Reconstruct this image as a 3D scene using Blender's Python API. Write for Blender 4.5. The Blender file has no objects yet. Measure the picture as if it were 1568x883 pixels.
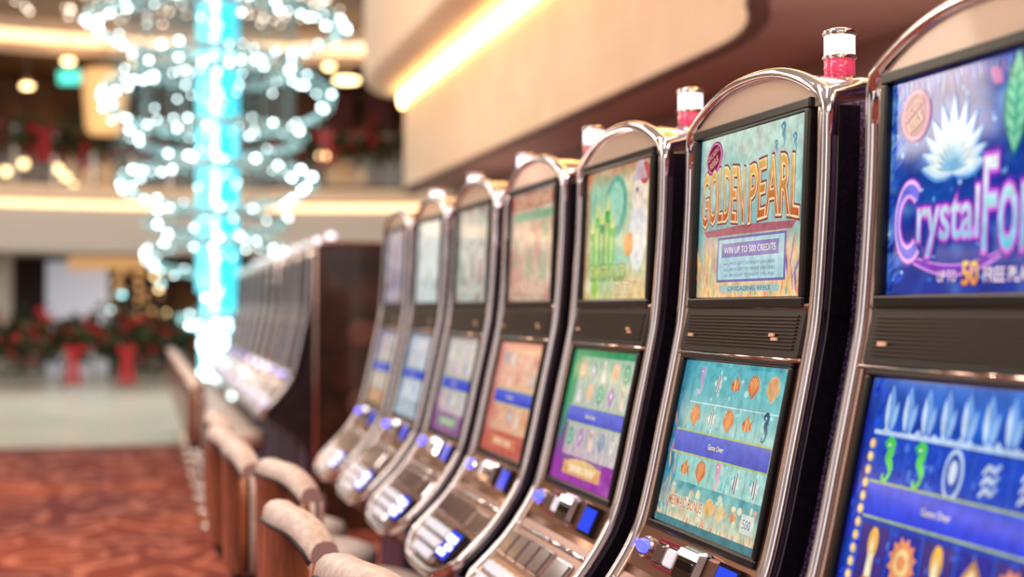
import bpy, math, random
from mathutils import Vector, Matrix
random.seed(7)
R=random.random
EYE=1.42
TH=math.radians(14.64)
scene=bpy.context.scene
scene.view_settings.view_transform='Standard'
scene.view_settings.look='None'
scene.view_settings.exposure=0.0

def lin1(c):
    c=c/255.0
    return c/12.92 if c<=0.04045 else ((c+0.055)/1.055)**2.4
def lin(c): return (lin1(c[0]),lin1(c[1]),lin1(c[2]),1.0)

# ---------------------------------------------------------------- materials
def principled(name,col,rough=.5,metal=0.0,emis=None,es=0.0,coat=0.0,spec=.5):
    m=bpy.data.materials.new(name); m.use_nodes=True
    b=m.node_tree.nodes['Principled BSDF']
    b.inputs['Base Color'].default_value=lin(col)
    b.inputs['Roughness'].default_value=rough
    b.inputs['Metallic'].default_value=metal
    b.inputs['Coat Weight'].default_value=coat
    b.inputs['Coat Roughness'].default_value=.05
    b.inputs['Specular IOR Level'].default_value=spec
    if emis:
        b.inputs['Emission Color'].default_value=lin(emis)
        b.inputs['Emission Strength'].default_value=es
    return m
def nosample(m):
    try: m.cycles.emission_sampling='NONE'
    except Exception: pass
    return m
def add_noise(m,scale,c1,c2,bump=0.0,detail=4,stretch=None,lo=.35,hi=.65):
    nt=m.node_tree; b=nt.nodes['Principled BSDF']
    tc=nt.nodes.new('ShaderNodeTexCoord'); mp=nt.nodes.new('ShaderNodeMapping')
    if stretch: mp.inputs['Scale'].default_value=stretch
    n=nt.nodes.new('ShaderNodeTexNoise'); n.inputs['Scale'].default_value=scale; n.inputs['Detail'].default_value=detail
    r=nt.nodes.new('ShaderNodeValToRGB'); r.color_ramp.elements[0].position=lo; r.color_ramp.elements[1].position=hi
    r.color_ramp.elements[0].color=lin(c1); r.color_ramp.elements[1].color=lin(c2)
    nt.links.new(tc.outputs['Object'],mp.inputs[0]); nt.links.new(mp.outputs[0],n.inputs['Vector'])
    nt.links.new(n.outputs[0],r.inputs[0]); nt.links.new(r.outputs[0],b.inputs['Base Color'])
    if bump:
        bp=nt.nodes.new('ShaderNodeBump'); bp.inputs['Strength'].default_value=bump; bp.inputs['Distance'].default_value=.003
        nt.links.new(n.outputs[0],bp.inputs['Height']); nt.links.new(bp.outputs[0],b.inputs['Normal'])
    return m
M={}
M['chrome']=principled('chrome',(238,226,226),.09,1.0)
M['chromewarm']=principled('chrome_warm',(220,188,170),.13,1.0)
M['bronze']=principled('bronze_satin',(168,124,106),.22,.9)
M['tan']=principled('crown_tan',(230,202,180),.34,.35,coat=.4)
M['black']=principled('gloss_black',(16,12,18),.12,0,coat=.6)
M['bezel']=principled('bezel_black',(16,12,15),.28)
M['side']=add_noise(principled('side_speckle',(90,72,110),.42),230,(58,42,76),(150,124,176),bump=.5,lo=.42,hi=.68)
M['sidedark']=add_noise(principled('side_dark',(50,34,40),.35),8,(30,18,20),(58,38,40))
M['grill']=principled('speaker_grill',(36,25,25),.4,.2)
M['grill2']=principled('speaker_grill_rib',(66,46,42),.35,.5)
M['mark']=principled('grill_mark',(220,170,140),.3,.3,(220,160,130),.3)
M['key']=principled('deck_key',(225,222,226),.2,.0,(215,215,235),.5,coat=.5)
M['keydark']=principled('deck_key_smoke',(120,96,92),.15,.3,coat=.5)
M['bluelit']=nosample(principled('blue_lit_button',(30,30,200),.2,0,(60,64,255),4.5))
M['whitelit']=nosample(principled('white_lit_bezel',(240,235,230),.2,0,(235,235,255),2.4))
M['redlit']=principled('red_panel',(120,24,44),.2,0,(150,20,50),.25,coat=.5)
M['bluelcd']=nosample(principled('blue_lcd',(20,40,140),.1,0,(40,66,215),1.1))
M['towerwhite']=nosample(principled('tower_white_lens',(240,240,255),.2,0,(235,238,255),2.0))
M['towerred']=nosample(principled('tower_pink_lens',(200,60,95),.12,0,(215,70,105),.6,coat=.8))
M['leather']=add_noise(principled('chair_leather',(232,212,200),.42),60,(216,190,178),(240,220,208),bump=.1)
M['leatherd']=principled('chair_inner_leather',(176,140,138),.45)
M['shell']=add_noise(principled('chair_shell_wood',(96,52,32),.18,0.0,coat=.8),9,(46,24,20),(176,98,56),stretch=(1,1,.2))
M['piping']=principled('chair_piping',(34,18,28),.4)
def carpet():
    m=principled('carpet_red',(150,50,40),.9); nt=m.node_tree; b=nt.nodes['Principled BSDF']
    L=nt.links
    tc=nt.nodes.new('ShaderNodeTexCoord')
    n=nt.nodes.new('ShaderNodeTexNoise'); n.inputs['Scale'].default_value=1.0; n.inputs['Detail'].default_value=3
    mix=nt.nodes.new('ShaderNodeMix'); mix.data_type='VECTOR'; mix.inputs[0].default_value=.45
    L.new(tc.outputs['Object'],n.inputs['Vector']); L.new(tc.outputs['Object'],mix.inputs[4]); L.new(n.outputs['Color'],mix.inputs[5])
    v=nt.nodes.new('ShaderNodeTexVoronoi'); v.inputs['Scale'].default_value=3.6; v.feature='F1'
    L.new(mix.outputs[1],v.inputs['Vector'])
    w=nt.nodes.new('ShaderNodeMath'); w.operation='MULTIPLY'; w.inputs[1].default_value=18
    L.new(v.outputs['Distance'],w.inputs[0])
    s=nt.nodes.new('ShaderNodeMath'); s.operation='SINE'; L.new(w.outputs[0],s.inputs[0])
    r=nt.nodes.new('ShaderNodeValToRGB'); e=r.color_ramp.elements
    e[0].position=.0; e[0].color=lin((100,26,22)); e[1].position=.95; e[1].color=lin((206,132,110))
    k=r.color_ramp.elements.new(.5); k.color=lin((128,44,34))
    L.new(s.outputs[0],r.inputs[0])
    n2=nt.nodes.new('ShaderNodeTexNoise'); n2.inputs['Scale'].default_value=.8; n2.inputs['Detail'].default_value=2
    r2=nt.nodes.new('ShaderNodeValToRGB'); r2.color_ramp.elements[0].position=.42; r2.color_ramp.elements[1].position=.66
    r2.color_ramp.elements[0].color=lin((104,32,28)); r2.color_ramp.elements[1].color=lin((196,88,40))
    L.new(tc.outputs['Object'],n2.inputs['Vector']); L.new(n2.outputs[0],r2.inputs[0])
    mx=nt.nodes.new('ShaderNodeMix'); mx.data_type='RGBA'; mx.inputs[0].default_value=.38
    L.new(r.outputs[0],mx.inputs[6]); L.new(r2.outputs[0],mx.inputs[7]); L.new(mx.outputs[2],b.inputs['Base Color'])
    return m
M['carpet']=carpet()
M['tile']=add_noise(principled('floor_tile_pale',(200,206,198),.28),.8,(192,204,194),(222,220,206))
M['cream']=add_noise(principled('plaster_cream',(248,216,182),.7),3,(244,210,176),(250,220,188))
M['greywhite']=principled('plaster_greywhite',(210,200,190),.6)
M['brown']=add_noise(principled('wall_brown',(176,134,122),.6),1.5,(160,120,110),(176,136,126))
M['brownc']=add_noise(principled('ceiling_brown',(196,154,140),.45),1.5,(186,146,134),(198,158,146))
M['edge']=principled('edge_moulding_brown',(110,74,66),.5)
M['darkend']=add_noise(principled('bank_end_panel_mat',(58,34,26),.3,coat=.3),5,(34,20,15),(74,42,28))
M['backwall']=add_noise(principled('backwall_brown',(120,80,52),.7),.7,(60,36,26),(140,92,54))
M['dark']=principled('doorway_dark',(44,26,24),.7)
M['cove']=principled('cove_light',(255,220,170),.5,0,(255,212,140),15)
M['cove2']=principled('cove_light_far',(255,220,170),.5,0,(255,206,150),2.6)
M['ceil']=principled('atrium_ceiling',(164,142,130),.7)
M['curtain']=principled('curtain_white',(226,226,232),.7,0,(210,215,230),.25)
M['lantern']=nosample(principled('lantern_paper',(230,180,120),.6,0,(255,196,128),.8))
M['warm']=nosample(principled('warm_lamp',(255,220,170),.5,0,(255,214,150),9))
M['amber']=nosample(principled('amber_display',(230,160,80),.5,0,(240,190,130),.55))
M['exit']=nosample(principled('exit_green',(40,190,170),.5,0,(90,225,205),1.6))
M['green']=add_noise(principled('garland_green',(40,60,34),.7),8,(18,32,18),(60,78,40))
M['red']=principled('ribbon_red',(180,26,34),.6)
M['drape']=principled('drape_red',(96,32,30),.7)
M['glass']=principled('rail_glass',(110,110,100),.1); M['glass'].node_tree.nodes['Principled BSDF'].inputs['Alpha'].default_value=.4
M['steel']=principled('rail_steel',(150,140,132),.3,1)
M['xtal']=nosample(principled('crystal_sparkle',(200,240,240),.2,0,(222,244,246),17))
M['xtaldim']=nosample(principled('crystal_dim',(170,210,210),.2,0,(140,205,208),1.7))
M['cyan']=nosample(principled('cyan_tube',(40,200,220),.3,0,(52,204,224),1.1))
M['cyan2']=nosample(principled('pale_cyan_tube',(120,220,230),.3,0,(120,220,234),1.1))
M['whitetube']=nosample(principled('white_tube',(230,250,255),.3,0,(225,250,255),1.7))
M['string']=nosample(principled('crystal_string',(150,170,170),.3,.2,(110,150,155),.2))
M['star']=nosample(principled('star_lamp',(255,240,220),.5,0,(255,236,214),9))
M['cbokeh']=nosample(principled('cool_lamp',(120,220,230),.5,0,(150,225,235),7))

def screenmat(name='screen_art',k=1.0,rough=.07,spec=.5):
    m=principled(name,(10,10,13),rough,0,spec=spec); nt=m.node_tree; b=nt.nodes['Principled BSDF']
    a=nt.nodes.new('ShaderNodeAttribute'); a.attribute_name='Col'
    n=nt.nodes.new('ShaderNodeTexNoise'); n.inputs['Scale'].default_value=45; n.inputs['Detail'].default_value=3
    tc=nt.nodes.new('ShaderNodeTexCoord'); nt.links.new(tc.outputs['Object'],n.inputs['Vector'])
    mr=nt.nodes.new('ShaderNodeMapRange'); mr.inputs[1].default_value=.3; mr.inputs[2].default_value=.7; mr.inputs[3].default_value=.8*k; mr.inputs[4].default_value=1.2*k
    nt.links.new(n.outputs[0],mr.inputs[0])
    mx=nt.nodes.new('ShaderNodeVectorMath'); mx.operation='SCALE'
    nt.links.new(a.outputs['Color'],mx.inputs[0]); nt.links.new(mr.outputs[0],mx.inputs['Scale'])
    nt.links.new(mx.outputs[0],b.inputs['Emission Color']); b.inputs['Emission Strength'].default_value=1.0
    return nosample(m)
M['screen']=screenmat()
M['screendim']=screenmat('screen_art_idle',.13,.45,.2)

# ---------------------------------------------------------------- mesh builder
class MB:
    def __init__(s): s.v=[];s.f=[];s.m=[];s.mats=[];s.sm=[]
    def mi(s,k):
        if k not in s.mats: s.mats.append(k)
        return s.mats.index(k)
    def add(s,vs,fs,mat,smooth=False):
        o=len(s.v); s.v+= [tuple(p) for p in vs]; i=s.mi(mat)
        for f in fs: s.f.append([o+a for a in f]); s.m.append(i); s.sm.append(smooth)
    def box(s,c,sz,mat,Mx=None):
        x,y,z=[a/2 for a in sz]
        vs=[Vector((c[0]+a*x,c[1]+b*y,c[2]+d*z)) for a in(-1,1) for b in(-1,1) for d in(-1,1)]
        if Mx: vs=[Mx@p for p in vs]
        s.add(vs,[(0,1,3,2),(4,6,7,5),(0,4,5,1),(2,3,7,6),(0,2,6,4),(1,5,7,3)],mat)
    def ext(s,Mx,pts,d0,d1,mat,bev=0.0):
        n=len(pts); vs=[]
        cx=sum(p[0] for p in pts)/n; cy=sum(p[1] for p in pts)/n
        layers=[(d0,0),(d1,0)] if not bev else [(d0,0),(d1-bev,0),(d1,bev)]
        for d,b in layers:
            for p in pts:
                q=Vector((p[0]-cx,p[1]-cy)); l=q.length
                q=q*(max(l-b,0)/l) if l>0 else q
                vs.append(Mx@Vector((cx+q.x,cy+q.y,d)))
        fs=[tuple(range(n))[::-1],tuple(range((len(layers)-1)*n,len(layers)*n))]
        for k in range(len(layers)-1):
            for i in range(n):
                j=(i+1)%n; fs.append((k*n+i,k*n+j,(k+1)*n+j,(k+1)*n+i))
        s.add(vs,fs,mat)
    def prism(s,prof,y0,y1,mat):
        n=len(prof)
        vs=[(p[0],y0,p[1]) for p in prof]+[(p[0],y1,p[1]) for p in prof]
        fs=[tuple(range(n)),tuple(range(n,2*n))[::-1]]+[(i,n+i,n+(i+1)%n,(i+1)%n) for i in range(n)]
        s.add(vs,fs,mat)
    def tube(s,path,ra,rb,mat,seg=10,closed=False,up=Vector((0,1,0)),cap=True):
        P=[Vector(p) for p in path]; n=len(P); vs=[]
        prev=None
        for i in range(n):
            a=P[(i-1)%n] if (closed or i>0) else P[i]; b=P[(i+1)%n] if (closed or i<n-1) else P[i]
            t=(b-a).normalized()
            if prev is None:
                u=up-t*up.dot(t)
                if u.length<.05: u=Vector((1,0,0))-t*t.x
            else: u=prev-t*prev.dot(t)
            u.normalize(); prev=u; w=t.cross(u)
            for k in range(seg):
                an=2*math.pi*k/seg; vs.append(P[i]+u*(ra*math.cos(an))+w*(rb*math.sin(an)))
        fs=[]
        for i in range(n if closed else n-1):
            j=(i+1)%n
            for k in range(seg):
                l=(k+1)%seg; fs.append((i*seg+k,i*seg+l,j*seg+l,j*seg+k))
        if not closed and cap: fs+= [tuple(range(seg))[::-1],tuple(range((n-1)*seg,n*seg))]
        s.add(vs,fs,mat,True)
    def lathe(s,c,prof,mat,seg=24,smooth=True):
        vs=[];n=len(prof)
        for r,z in prof:
            for k in range(seg):
                a=2*math.pi*k/seg; vs.append((c[0]+r*math.cos(a),c[1]+r*math.sin(a),c[2]+z))
        fs=[(i*seg+k,i*seg+(k+1)%seg,(i+1)*seg+(k+1)%seg,(i+1)*seg+k) for i in range(n-1) for k in range(seg)]
        fs+=[tuple(range(seg))[::-1],tuple(range((n-1)*seg,n*seg))]
        s.add(vs,fs,mat,smooth)
    def ball(s,c,r,mat):
        t=(1+5**.5)/2; q=r/math.sqrt(1+t*t)
        V=[(-1,t,0),(1,t,0),(-1,-t,0),(1,-t,0),(0,-1,t),(0,1,t),(0,-1,-t),(0,1,-t),(t,0,-1),(t,0,1),(-t,0,-1),(-t,0,1)]
        F=[(0,11,5),(0,5,1),(0,1,7),(0,7,10),(0,10,11),(1,5,9),(5,11,4),(11,10,2),(10,7,6),(7,1,8),(3,9,4),(3,4,2),(3,2,6),(3,6,8),(3,8,9),(4,9,5),(2,4,11),(6,2,10),(8,6,7),(9,8,1)]
        s.add([(c[0]+a*q,c[1]+b*q,c[2]+d*q) for a,b,d in V],F,mat,True)
    def mesh(s,name):
        me=bpy.data.meshes.new(name); me.from_pydata(s.v,[],s.f)
        for k in s.mats: me.materials.append(M[k])
        me.polygons.foreach_set('material_index',s.m); me.polygons.foreach_set('use_smooth',s.sm); me.update()
        return me
def ob(name,me,parent=None,bevel=0):
    if isinstance(me,MB): me=me.mesh(name)
    o=bpy.data.objects.new(name,me); scene.collection.objects.link(o)
    if parent: o.parent=parent
    if bevel:
        b=o.modifiers.new('bevel','BEVEL'); b.width=bevel; b.segments=2; b.limit_method='ANGLE'
    return o
def empty(name,loc=(0,0,0)):
    e=bpy.data.objects.new(name,None); e.location=loc; e.empty_display_size=.1; scene.collection.objects.link(e); return e
def cat(p,n=6):
    out=[]
    for i in range(len(p)-1):
        p0=p[max(i-1,0)];p1=p[i];p2=p[i+1];p3=p[min(i+2,len(p)-1)]
        for k in range(n):
            t=k/n
            out.append(tuple(.5*((2*p1[a])+(-p0[a]+p2[a])*t+(2*p0[a]-5*p1[a]+4*p2[a]-p3[a])*t*t+(-p0[a]+3*p1[a]-3*p2[a]+p3[a])*t**3) for a in range(len(p1))))
    out.append(tuple(p[-1])); return out

# ---------------------------------------------------------------- machine geometry
FC=cat([(0,1.74),(-.004,1.60),(-.017,1.42),(-.032,1.33),(-.064,1.18),(-.086,1.08),(-.108,1.0),(-.140,.935),(-.198,.855),(-.277,.777)],5)
def frame(o,V):
    U=Vector((0,-1,0)); V=Vector(V).normalized(); N=U.cross(V)
    return Matrix(((U.x,V.x,N.x,o[0]),(U.y,V.y,N.y,o[1]),(U.z,V.z,N.z,o[2]),(0,0,0,1)))
MU=frame((-.010,0,1.588),(.013,0,.30))
ML=frame((-.068,0,1.168),(.068,0,.31))
MD=frame((-.213,0,.848),(.185,0,.21))
MC=frame((-.125,0,.968),(.040,0,.085))
def vfront(u): return -.168+.06*abs(u/.27)**4

def rr(x0,x1,y0,y1,r,n=4):
    pts=[]
    for cx,cy,a0 in((x1-r,y1-r,0),(x0+r,y1-r,90),(x0+r,y0+r,180),(x1-r,y0+r,270)):
        for k in range(n+1):
            a=math.radians(a0+90*k/n); pts.append((cx+r*math.cos(a),cy+r*math.sin(a)))
    return pts
def arch(y): return 1.752+.070*(1-(abs(y)/.29)**2.3)

def build_parts():
    parts={}
    b=MB(); core=[(x+.014,z) for x,z in FC]+[(-.25,.71),(-.15,.66),(-.06,.59),(-.02,.48),(-.01,.0),(.44,0),(.44,1.70),(.40,1.74),(.02,1.75)]
    b.prism(core,-.275,.275,'black'); parts['cabinet_core']=(b,0)
    b=MB(); sd=[(x+.006,z) for x,z in FC]+[(-.292,.752),(-.288,.715),(-.24,.675),(-.14,.64),(-.07,.58),(-.03,.48),(-.02,.0),(.45,0),(.45,1.69),(.40,1.745),(.1,1.757)]
    gl=[(x+.006,z) for x,z in FC]; gl2=[(x+.045,z+.0) for x,z in FC]
    for s in(-1,1):
        y0,y1=(s*.275,s*.297) if s>0 else (s*.297,s*.275)
        b.prism(sd,y0,y1,'side')
        strip=gl+[(-.292,.752),(-.24,.73)]+gl2[::-1]
        b.prism(strip,min(s*.290,s*.3),max(s*.290,s*.3),'black')
        b.box((.25,s*.299,1.405),(.40,.004,.006),'black')
        b.box((.25,s*.299,.78),(.40,.004,.006),'black')
    parts['side_panels']=(b,.003)
    b=MB(); n=len(FC); vs=[]
    for x,z in FC: vs+=[(x+.003,-.276,z),(x-.004,-.262,z),(x-.004,.262,z),(x+.003,.276,z)]
    fs=[]
    for i in range(n-1):
        for k in range(3): fs.append((i*4+k,i*4+k+1,(i+1)*4+k+1,(i+1)*4+k))
    b.add(vs,fs,'bronze',True); parts['front_fascia']=(b,0)
    b=MB(); path=[]
    up=[(x-.002,.287,z) for x,z in FC]; 
    lip=[]
    for i in range(1,24):
        u=-.287+.574*i/24; q=MD@Vector((u,vfront(u),.004)); lip.append(tuple(q))
    top=[]
    for i in range(0,25):
        y=-.275+.55*i/24; top.append((-.004,y,arch(y)+.001))
    path=up+lip+[(p[0],-p[1],p[2]) for p in up[::-1]]+top
    b.tube(path,.012,.016,'chrome',seg=12,closed=True)
    for s in(-1,1): b.tube([(x-.006,s*.263,z) for x,z in FC],.004,.005,'chromewarm',seg=6)
    parts['chrome_rail']=(b,0)
    b=MB()
    ys=[-.285+.57*i/20 for i in range(21)]
    pr=[(y,arch(y)) for y in ys]+[(.285,1.742),(-.285,1.742)]
    nn=len(pr)
    def ring(x,s=1.0,dz=0): return [(x,y*s,1.742+(z-1.742)*s+dz) for y,z in pr]
    L=[ring(-.008),ring(.0),ring(.06,.985,.004),ring(.14,.97,-.002),ring(.22,.93,-.012),ring(.30,.86,-.02),ring(.34,.75,-.024)]
    vs=[p for r in L for p in r]
    b.add(vs[:nn],[tuple(range(nn))[::-1]],'tan')
    fs=[(k*nn+i,k*nn+(i+1)%nn,(k+1)*nn+(i+1)%nn,(k+1)*nn+i) for k in range(len(L)-1) for i in range(nn)]
    fs.append(tuple(range((len(L)-1)*nn,len(L)*nn)))
    b.add(vs,fs,'chromewarm',True)
    for s in(-1,1):
        b.tube([(-.002,s*.285,1.69),(.0,s*.285,1.76),(.05,s*.284,1.772),(.14,s*.275,1.77),(.22,s*.26,1.76)],.016,.014,'chrome',seg=10)
    parts['crown']=(b,0)
    b=MB()
    def fr(Mx,w,h,t,d0,d1,mat):
        b.box((0,h/2+t/2,(d0+d1)/2),(w+2*t,t,d1-d0),mat,Mx); b.box((0,-h/2-t/2,(d0+d1)/2),(w+2*t,t,d1-d0),mat,Mx)
        b.box((w/2+t/2,0,(d0+d1)/2),(t,h,d1-d0),mat,Mx); b.box((-w/2-t/2,0,(d0+d1)/2),(t,h,d1-d0),mat,Mx)
    fr(MU,.458,.304,.018,-.004,.015,'bezel')
    fr(ML,.456,.312,.014,-.003,.013,'bezel')
    parts['screen_bezels']=(b,.003)
    b=MB(); MM=frame((-.024,0,1.376),(.018,0,.08))
    b.ext(MM,rr(-.258,.258,-.042,.042,.008),-.004,.012,'grill',.004)
    for i in range(10): b.box((0,-.027+.006*i,.0135),(.47,.0022,.004),'grill2',MM)
    b.box((-.20,-.012,.017),(.022,.006,.003),'mark',MM); b.box((.155,-.006,.017),(.018,.006,.003),'mark',MM); b.box((.168,-.013,.017),(.022,.005,.003),'mark',MM)
    b.tube([tuple(MM@Vector((u,.044,.010))) for u in(-.262,0,.262)],.0045,.0045,'chromewarm',seg=8,up=Vector((0,0,1)))
    b.tube([tuple(MM@Vector((u,-.045,.010))) for u in(-.262,0,.262)],.0035,.0035,'chromewarm',seg=8,up=Vector((0,0,1)))
    parts['speaker_panel']=(b,0)
    b=MB()
    us=[-.275+.55*i/22 for i in range(23)]
    pts=[(u,vfront(u)) for u in us]+[(.275,.09),(-.275,.09)]
    b.ext(MD,pts,-.05,.004,'bronze',.004)
    b.ext(MD,[(u,v+.004) for u,v in pts[:23]]+[(.262,-.03),(-.262,-.03)],.0,.007,'chromewarm',.003)
    def key(u0,u1,v0,v1,h,mat,base='chrome',Mx=MD):
        b.ext(Mx,rr(u0-.004,u1+.004,v0-.004,v1+.004,.006,3),.0,h*.7,base,.002)
        b.ext(Mx,rr(u0,u1,v0,v1,.005,3),.0,h,mat,.003)
    for r_ in range(3):
        for c in range(5):
            u=-.225+c*.056; v=-.142+r_*.036
            if r_==0 and c==0: continue
            key(u,u+.045,v,v+.026,.018,'key')
    b.box((.155,-.078,.012),(.12,.095,.016),'black',MD)
    b.box((.155,-.078,.021),(.105,.08,.004),'bluelcd',MD)
    for (du,dv,w,h) in((-.02,.018,.055,.018),(.02,-.005,.06,.014),(-.01,-.025,.07,.014),(.036,.018,.02,.018)):
        b.box((.155+du,-.078+dv,.024),(w,h,.002),'whitelit',MD)
    for c in range(4): key(-.24+c*.088,-.24+c*.088+.07,-.015,.045,.014,'keydark')
    key(.13,.235,-.012,.04,.012,'keydark')
    b.tube([tuple(MD@Vector((u,.066,.008))) for u in(-.262,0,.262)],.005,.005,'chrome',seg=8,up=Vector((0,0,1)))
    b.ext(MC,rr(-.262,.262,-.045,.036,.006,3),-.02,.006,'bronze',.003)
    b.ext(MC,rr(.0,.10,-.036,.032,.01,3),.0,.032,'chrome',.01)
    b.ext(MC,rr(.018,.082,-.012,.004,.004,3),.0,.035,'black',.001)
    b.ext(MC,rr(.012,.088,.010,.024,.004,3),.0,.036,'whitelit',.001)
    b.box((.185,-.004,.010),(.085,.064,.014),'black',MC); b.box((.185,-.004,.018),(.070,.050,.003),'bluelcd',MC)
    el=[(-.195+.030*math.cos(a*math.pi/10),-.002+.014*math.sin(a*math.pi/10)) for a in range(20)]
    el2=[(-.195+.036*math.cos(a*math.pi/10),-.002+.021*math.sin(a*math.pi/10)) for a in range(20)]
    b.ext(MC,el2,.0,.016,'chrome',.004); b.ext(MC,el,.0,.024,'bluelit',.006)
    b.ext(MC,rr(-.148,-.018,-.03,.026,.008,3),.0,.010,'redlit',.003)
    key(-.135,-.10,-.02,.014,.018,'keydark','chrome',MC); key(-.08,-.045,-.02,.014,.018,'key','chrome',MC)
    parts['button_deck']=(b,0)
    b=MB(); b.box((-.018,0,.26),(.02,.46,.44),'side'); b.box((-.03,0,.50),(.012,.40,.012),'chromewarm'); b.lathe((-.03,0,.3),[(.012,0),(.012,.004)],'chrome',12)
    parts['base_door']=(b,.003)
    b=MB(); c=(.165,0,1.80)
    b.lathe(c,[(.042,-.01),(.044,.016),(.036,.024),(.031,.034)],'chrome',20)
    b.lathe(c,[(.028,.034),(.028,.066)],'towerred',20)
    b.lathe(c,[(.0285,.066),(.031,.068),(.031,.072),(.0285,.074)],'chrome',20)
    b.lathe(c,[(.028,.074),(.028,.108)],'towerwhite',20)
    b.lathe(c,[(.029,.108),(.031,.111),(.030,.118),(.02,.122)],'chrome',20)
    parts['tower_light']=(b,0)
    out={}
    for k,(mb,bv) in parts.items(): out[k]=(mb.mesh(k),bv)
    return out
PARTS=build_parts()
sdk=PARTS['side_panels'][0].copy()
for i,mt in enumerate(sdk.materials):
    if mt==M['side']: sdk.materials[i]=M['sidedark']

# ---------------------------------------------------------------- art
TXT={}
def textmesh(s,off):
    if (s,off) in TXT: return TXT[(s,off)]
    c=bpy.data.curves.new('t','FONT'); c.body=s; c.align_x='CENTER'; c.resolution_u=3; c.offset=off
    o=bpy.data.objects.new('t',c); scene.collection.objects.link(o)
    bpy.context.view_layer.update()
    me=bpy.data.meshes.new_from_object(o.evaluated_get(bpy.context.evaluated_depsgraph_get()))
    V=[(v.co.x,v.co.y) for v in me.vertices]; F=[tuple(p.vertices) for p in me.polygons]
    bpy.data.objects.remove(o); bpy.data.curves.remove(c); bpy.data.meshes.remove(me)
    TXT[(s,off)]=(V,F); return V,F
def mixc(a,b,t): t=max(0,min(1,t)); return tuple(a[i]*(1-t)+b[i]*t for i in range(3))
from mathutils import noise as NZ
class Art:
    def __init__(s,w,h): s.w=w;s.h=h;s.A=w/h;s.v=[];s.f=[];s.c=[]
    def put(s,P,F,C,layer):
        o=len(s.v)
        for i,(u,v) in enumerate(P):
            u=min(max(u,0),1); v=min(max(v,0),1)
            s.v.append(((u-.5)*s.w,(v-.5)*s.h,.0004*layer)); s.c.append(lin(C[i] if isinstance(C,list) else C))
        for f in F: s.f.append([o+a for a in f])
    def bg(s,fn,nx=44,ny=34):
        P=[(i/nx,j/ny) for j in range(ny+1) for i in range(nx+1)]
        F=[(j*(nx+1)+i,j*(nx+1)+i+1,(j+1)*(nx+1)+i+1,(j+1)*(nx+1)+i) for j in range(ny) for i in range(nx)]
        s.put(P,F,[fn(u,v) for u,v in P],0)
    def poly(s,P,C,layer=1): s.put(P,[tuple(range(len(P)))],C,layer)
    def rect(s,u0,v0,u1,v1,C,layer=1): s.poly([(u0,v0),(u1,v0),(u1,v1),(u0,v1)],C,layer)
    def ell(s,cu,cv,ru,rv,C,layer=1,rot=0,n=24):
        P=[]
        for k in range(n):
            a=2*math.pi*k/n; x=ru*s.A*math.cos(a); y=rv*math.sin(a)
            x,y=x*math.cos(rot)-y*math.sin(rot),x*math.sin(rot)+y*math.cos(rot); P.append((cu+x/s.A,cv+y))
        s.poly(P,C,layer)
    def shp(s,cu,cv,pts,sc,C,layer=1,rot=0):
        P=[]
        for x,y in pts:
            x,y=x*sc,y*sc; x,y=x*math.cos(rot)-y*math.sin(rot),x*math.sin(rot)+y*math.cos(rot); P.append((cu+x/s.A,cv+y))
        s.poly(P,C,layer)
    def petal(s,cu,cv,L,W,C,layer,rot):
        pts=[(W*math.sin(math.pi*t)*(1-.25*t),L*t) for t in[i/8 for i in range(9)]]+[(-W*math.sin(math.pi*t)*(1-.25*t),L*t) for t in[i/8 for i in range(7,0,-1)]]
        s.shp(cu,cv,pts,1,C,layer,rot)
    def text(s,t,cu,cv,wu,hv,col,layer=3,col2=None,out=None,off=.0,ooff=.05,out2=None,warp=None,rot=0):
        V0,_=textmesh(t,0.0)
        x0=min(p[0] for p in V0);x1=max(p[0] for p in V0);y0=min(p[1] for p in V0);y1=max(p[1] for p in V0)
        jobs=[]
        if out2: jobs.append((ooff*2,out2,None,layer))
        if out: jobs.append((ooff,out,None,layer+1))
        jobs.append((off,col,col2,layer+2))
        for of,c1,c2,ly in jobs:
            V,F=textmesh(t,of); P=[];C=[]
            for x,y in V:
                a=(x-x0)/(x1-x0)-.5; b=(y-y0)/(y1-y0)-.5
                C.append(mixc(c2,c1,b+.5) if c2 else c1)
                X=a*wu*s.A; Y=b*hv
                if warp: Y+=warp(a)
                X,Y=X*math.cos(rot)-Y*math.sin(rot),X*math.sin(rot)+Y*math.cos(rot)
                P.append((cu+X/s.A,cv+Y))
            s.put(P,F,C,ly)
    def mesh(s,name):
        me=bpy.data.meshes.new(name); me.from_pydata(s.v,[],s.f); me.materials.append(M['screen'])
        a=me.color_attributes.new('Col','FLOAT_COLOR','POINT')
        for i,c in enumerate(s.c): a.data[i].color=c
        me.update(); return me
def nz(u,v,s=4,seed=0): return .5+.5*NZ.noise(Vector((u*s,v*s,seed*7.3)))
def fish(A,u,v,s,c1,c2,L=2):
    A.ell(u,v,s*.5/A.A*1.3,s*.42,c1,L); A.shp(u,v,[(.35,0),(.95,.45),(.8,0),(.95,-.45)],s,c1,L)
    A.shp(u,v,[(-.15,.4),(.1,.42),(.1,-.42),(-.15,-.4)],s*.95,c2,L+1); A.shp(u,v,[(.3,.28),(.42,.2),(.42,-.2),(.3,-.28)],s,c2,L+1)
    A.ell(u-.4*s/A.A,v+.1*s,.06*s/A.A,.06*s,(20,20,30),L+2); A.shp(u,v,[(-.2,.35),(.3,.8),(.35,.3)],s,c1,L)
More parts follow.
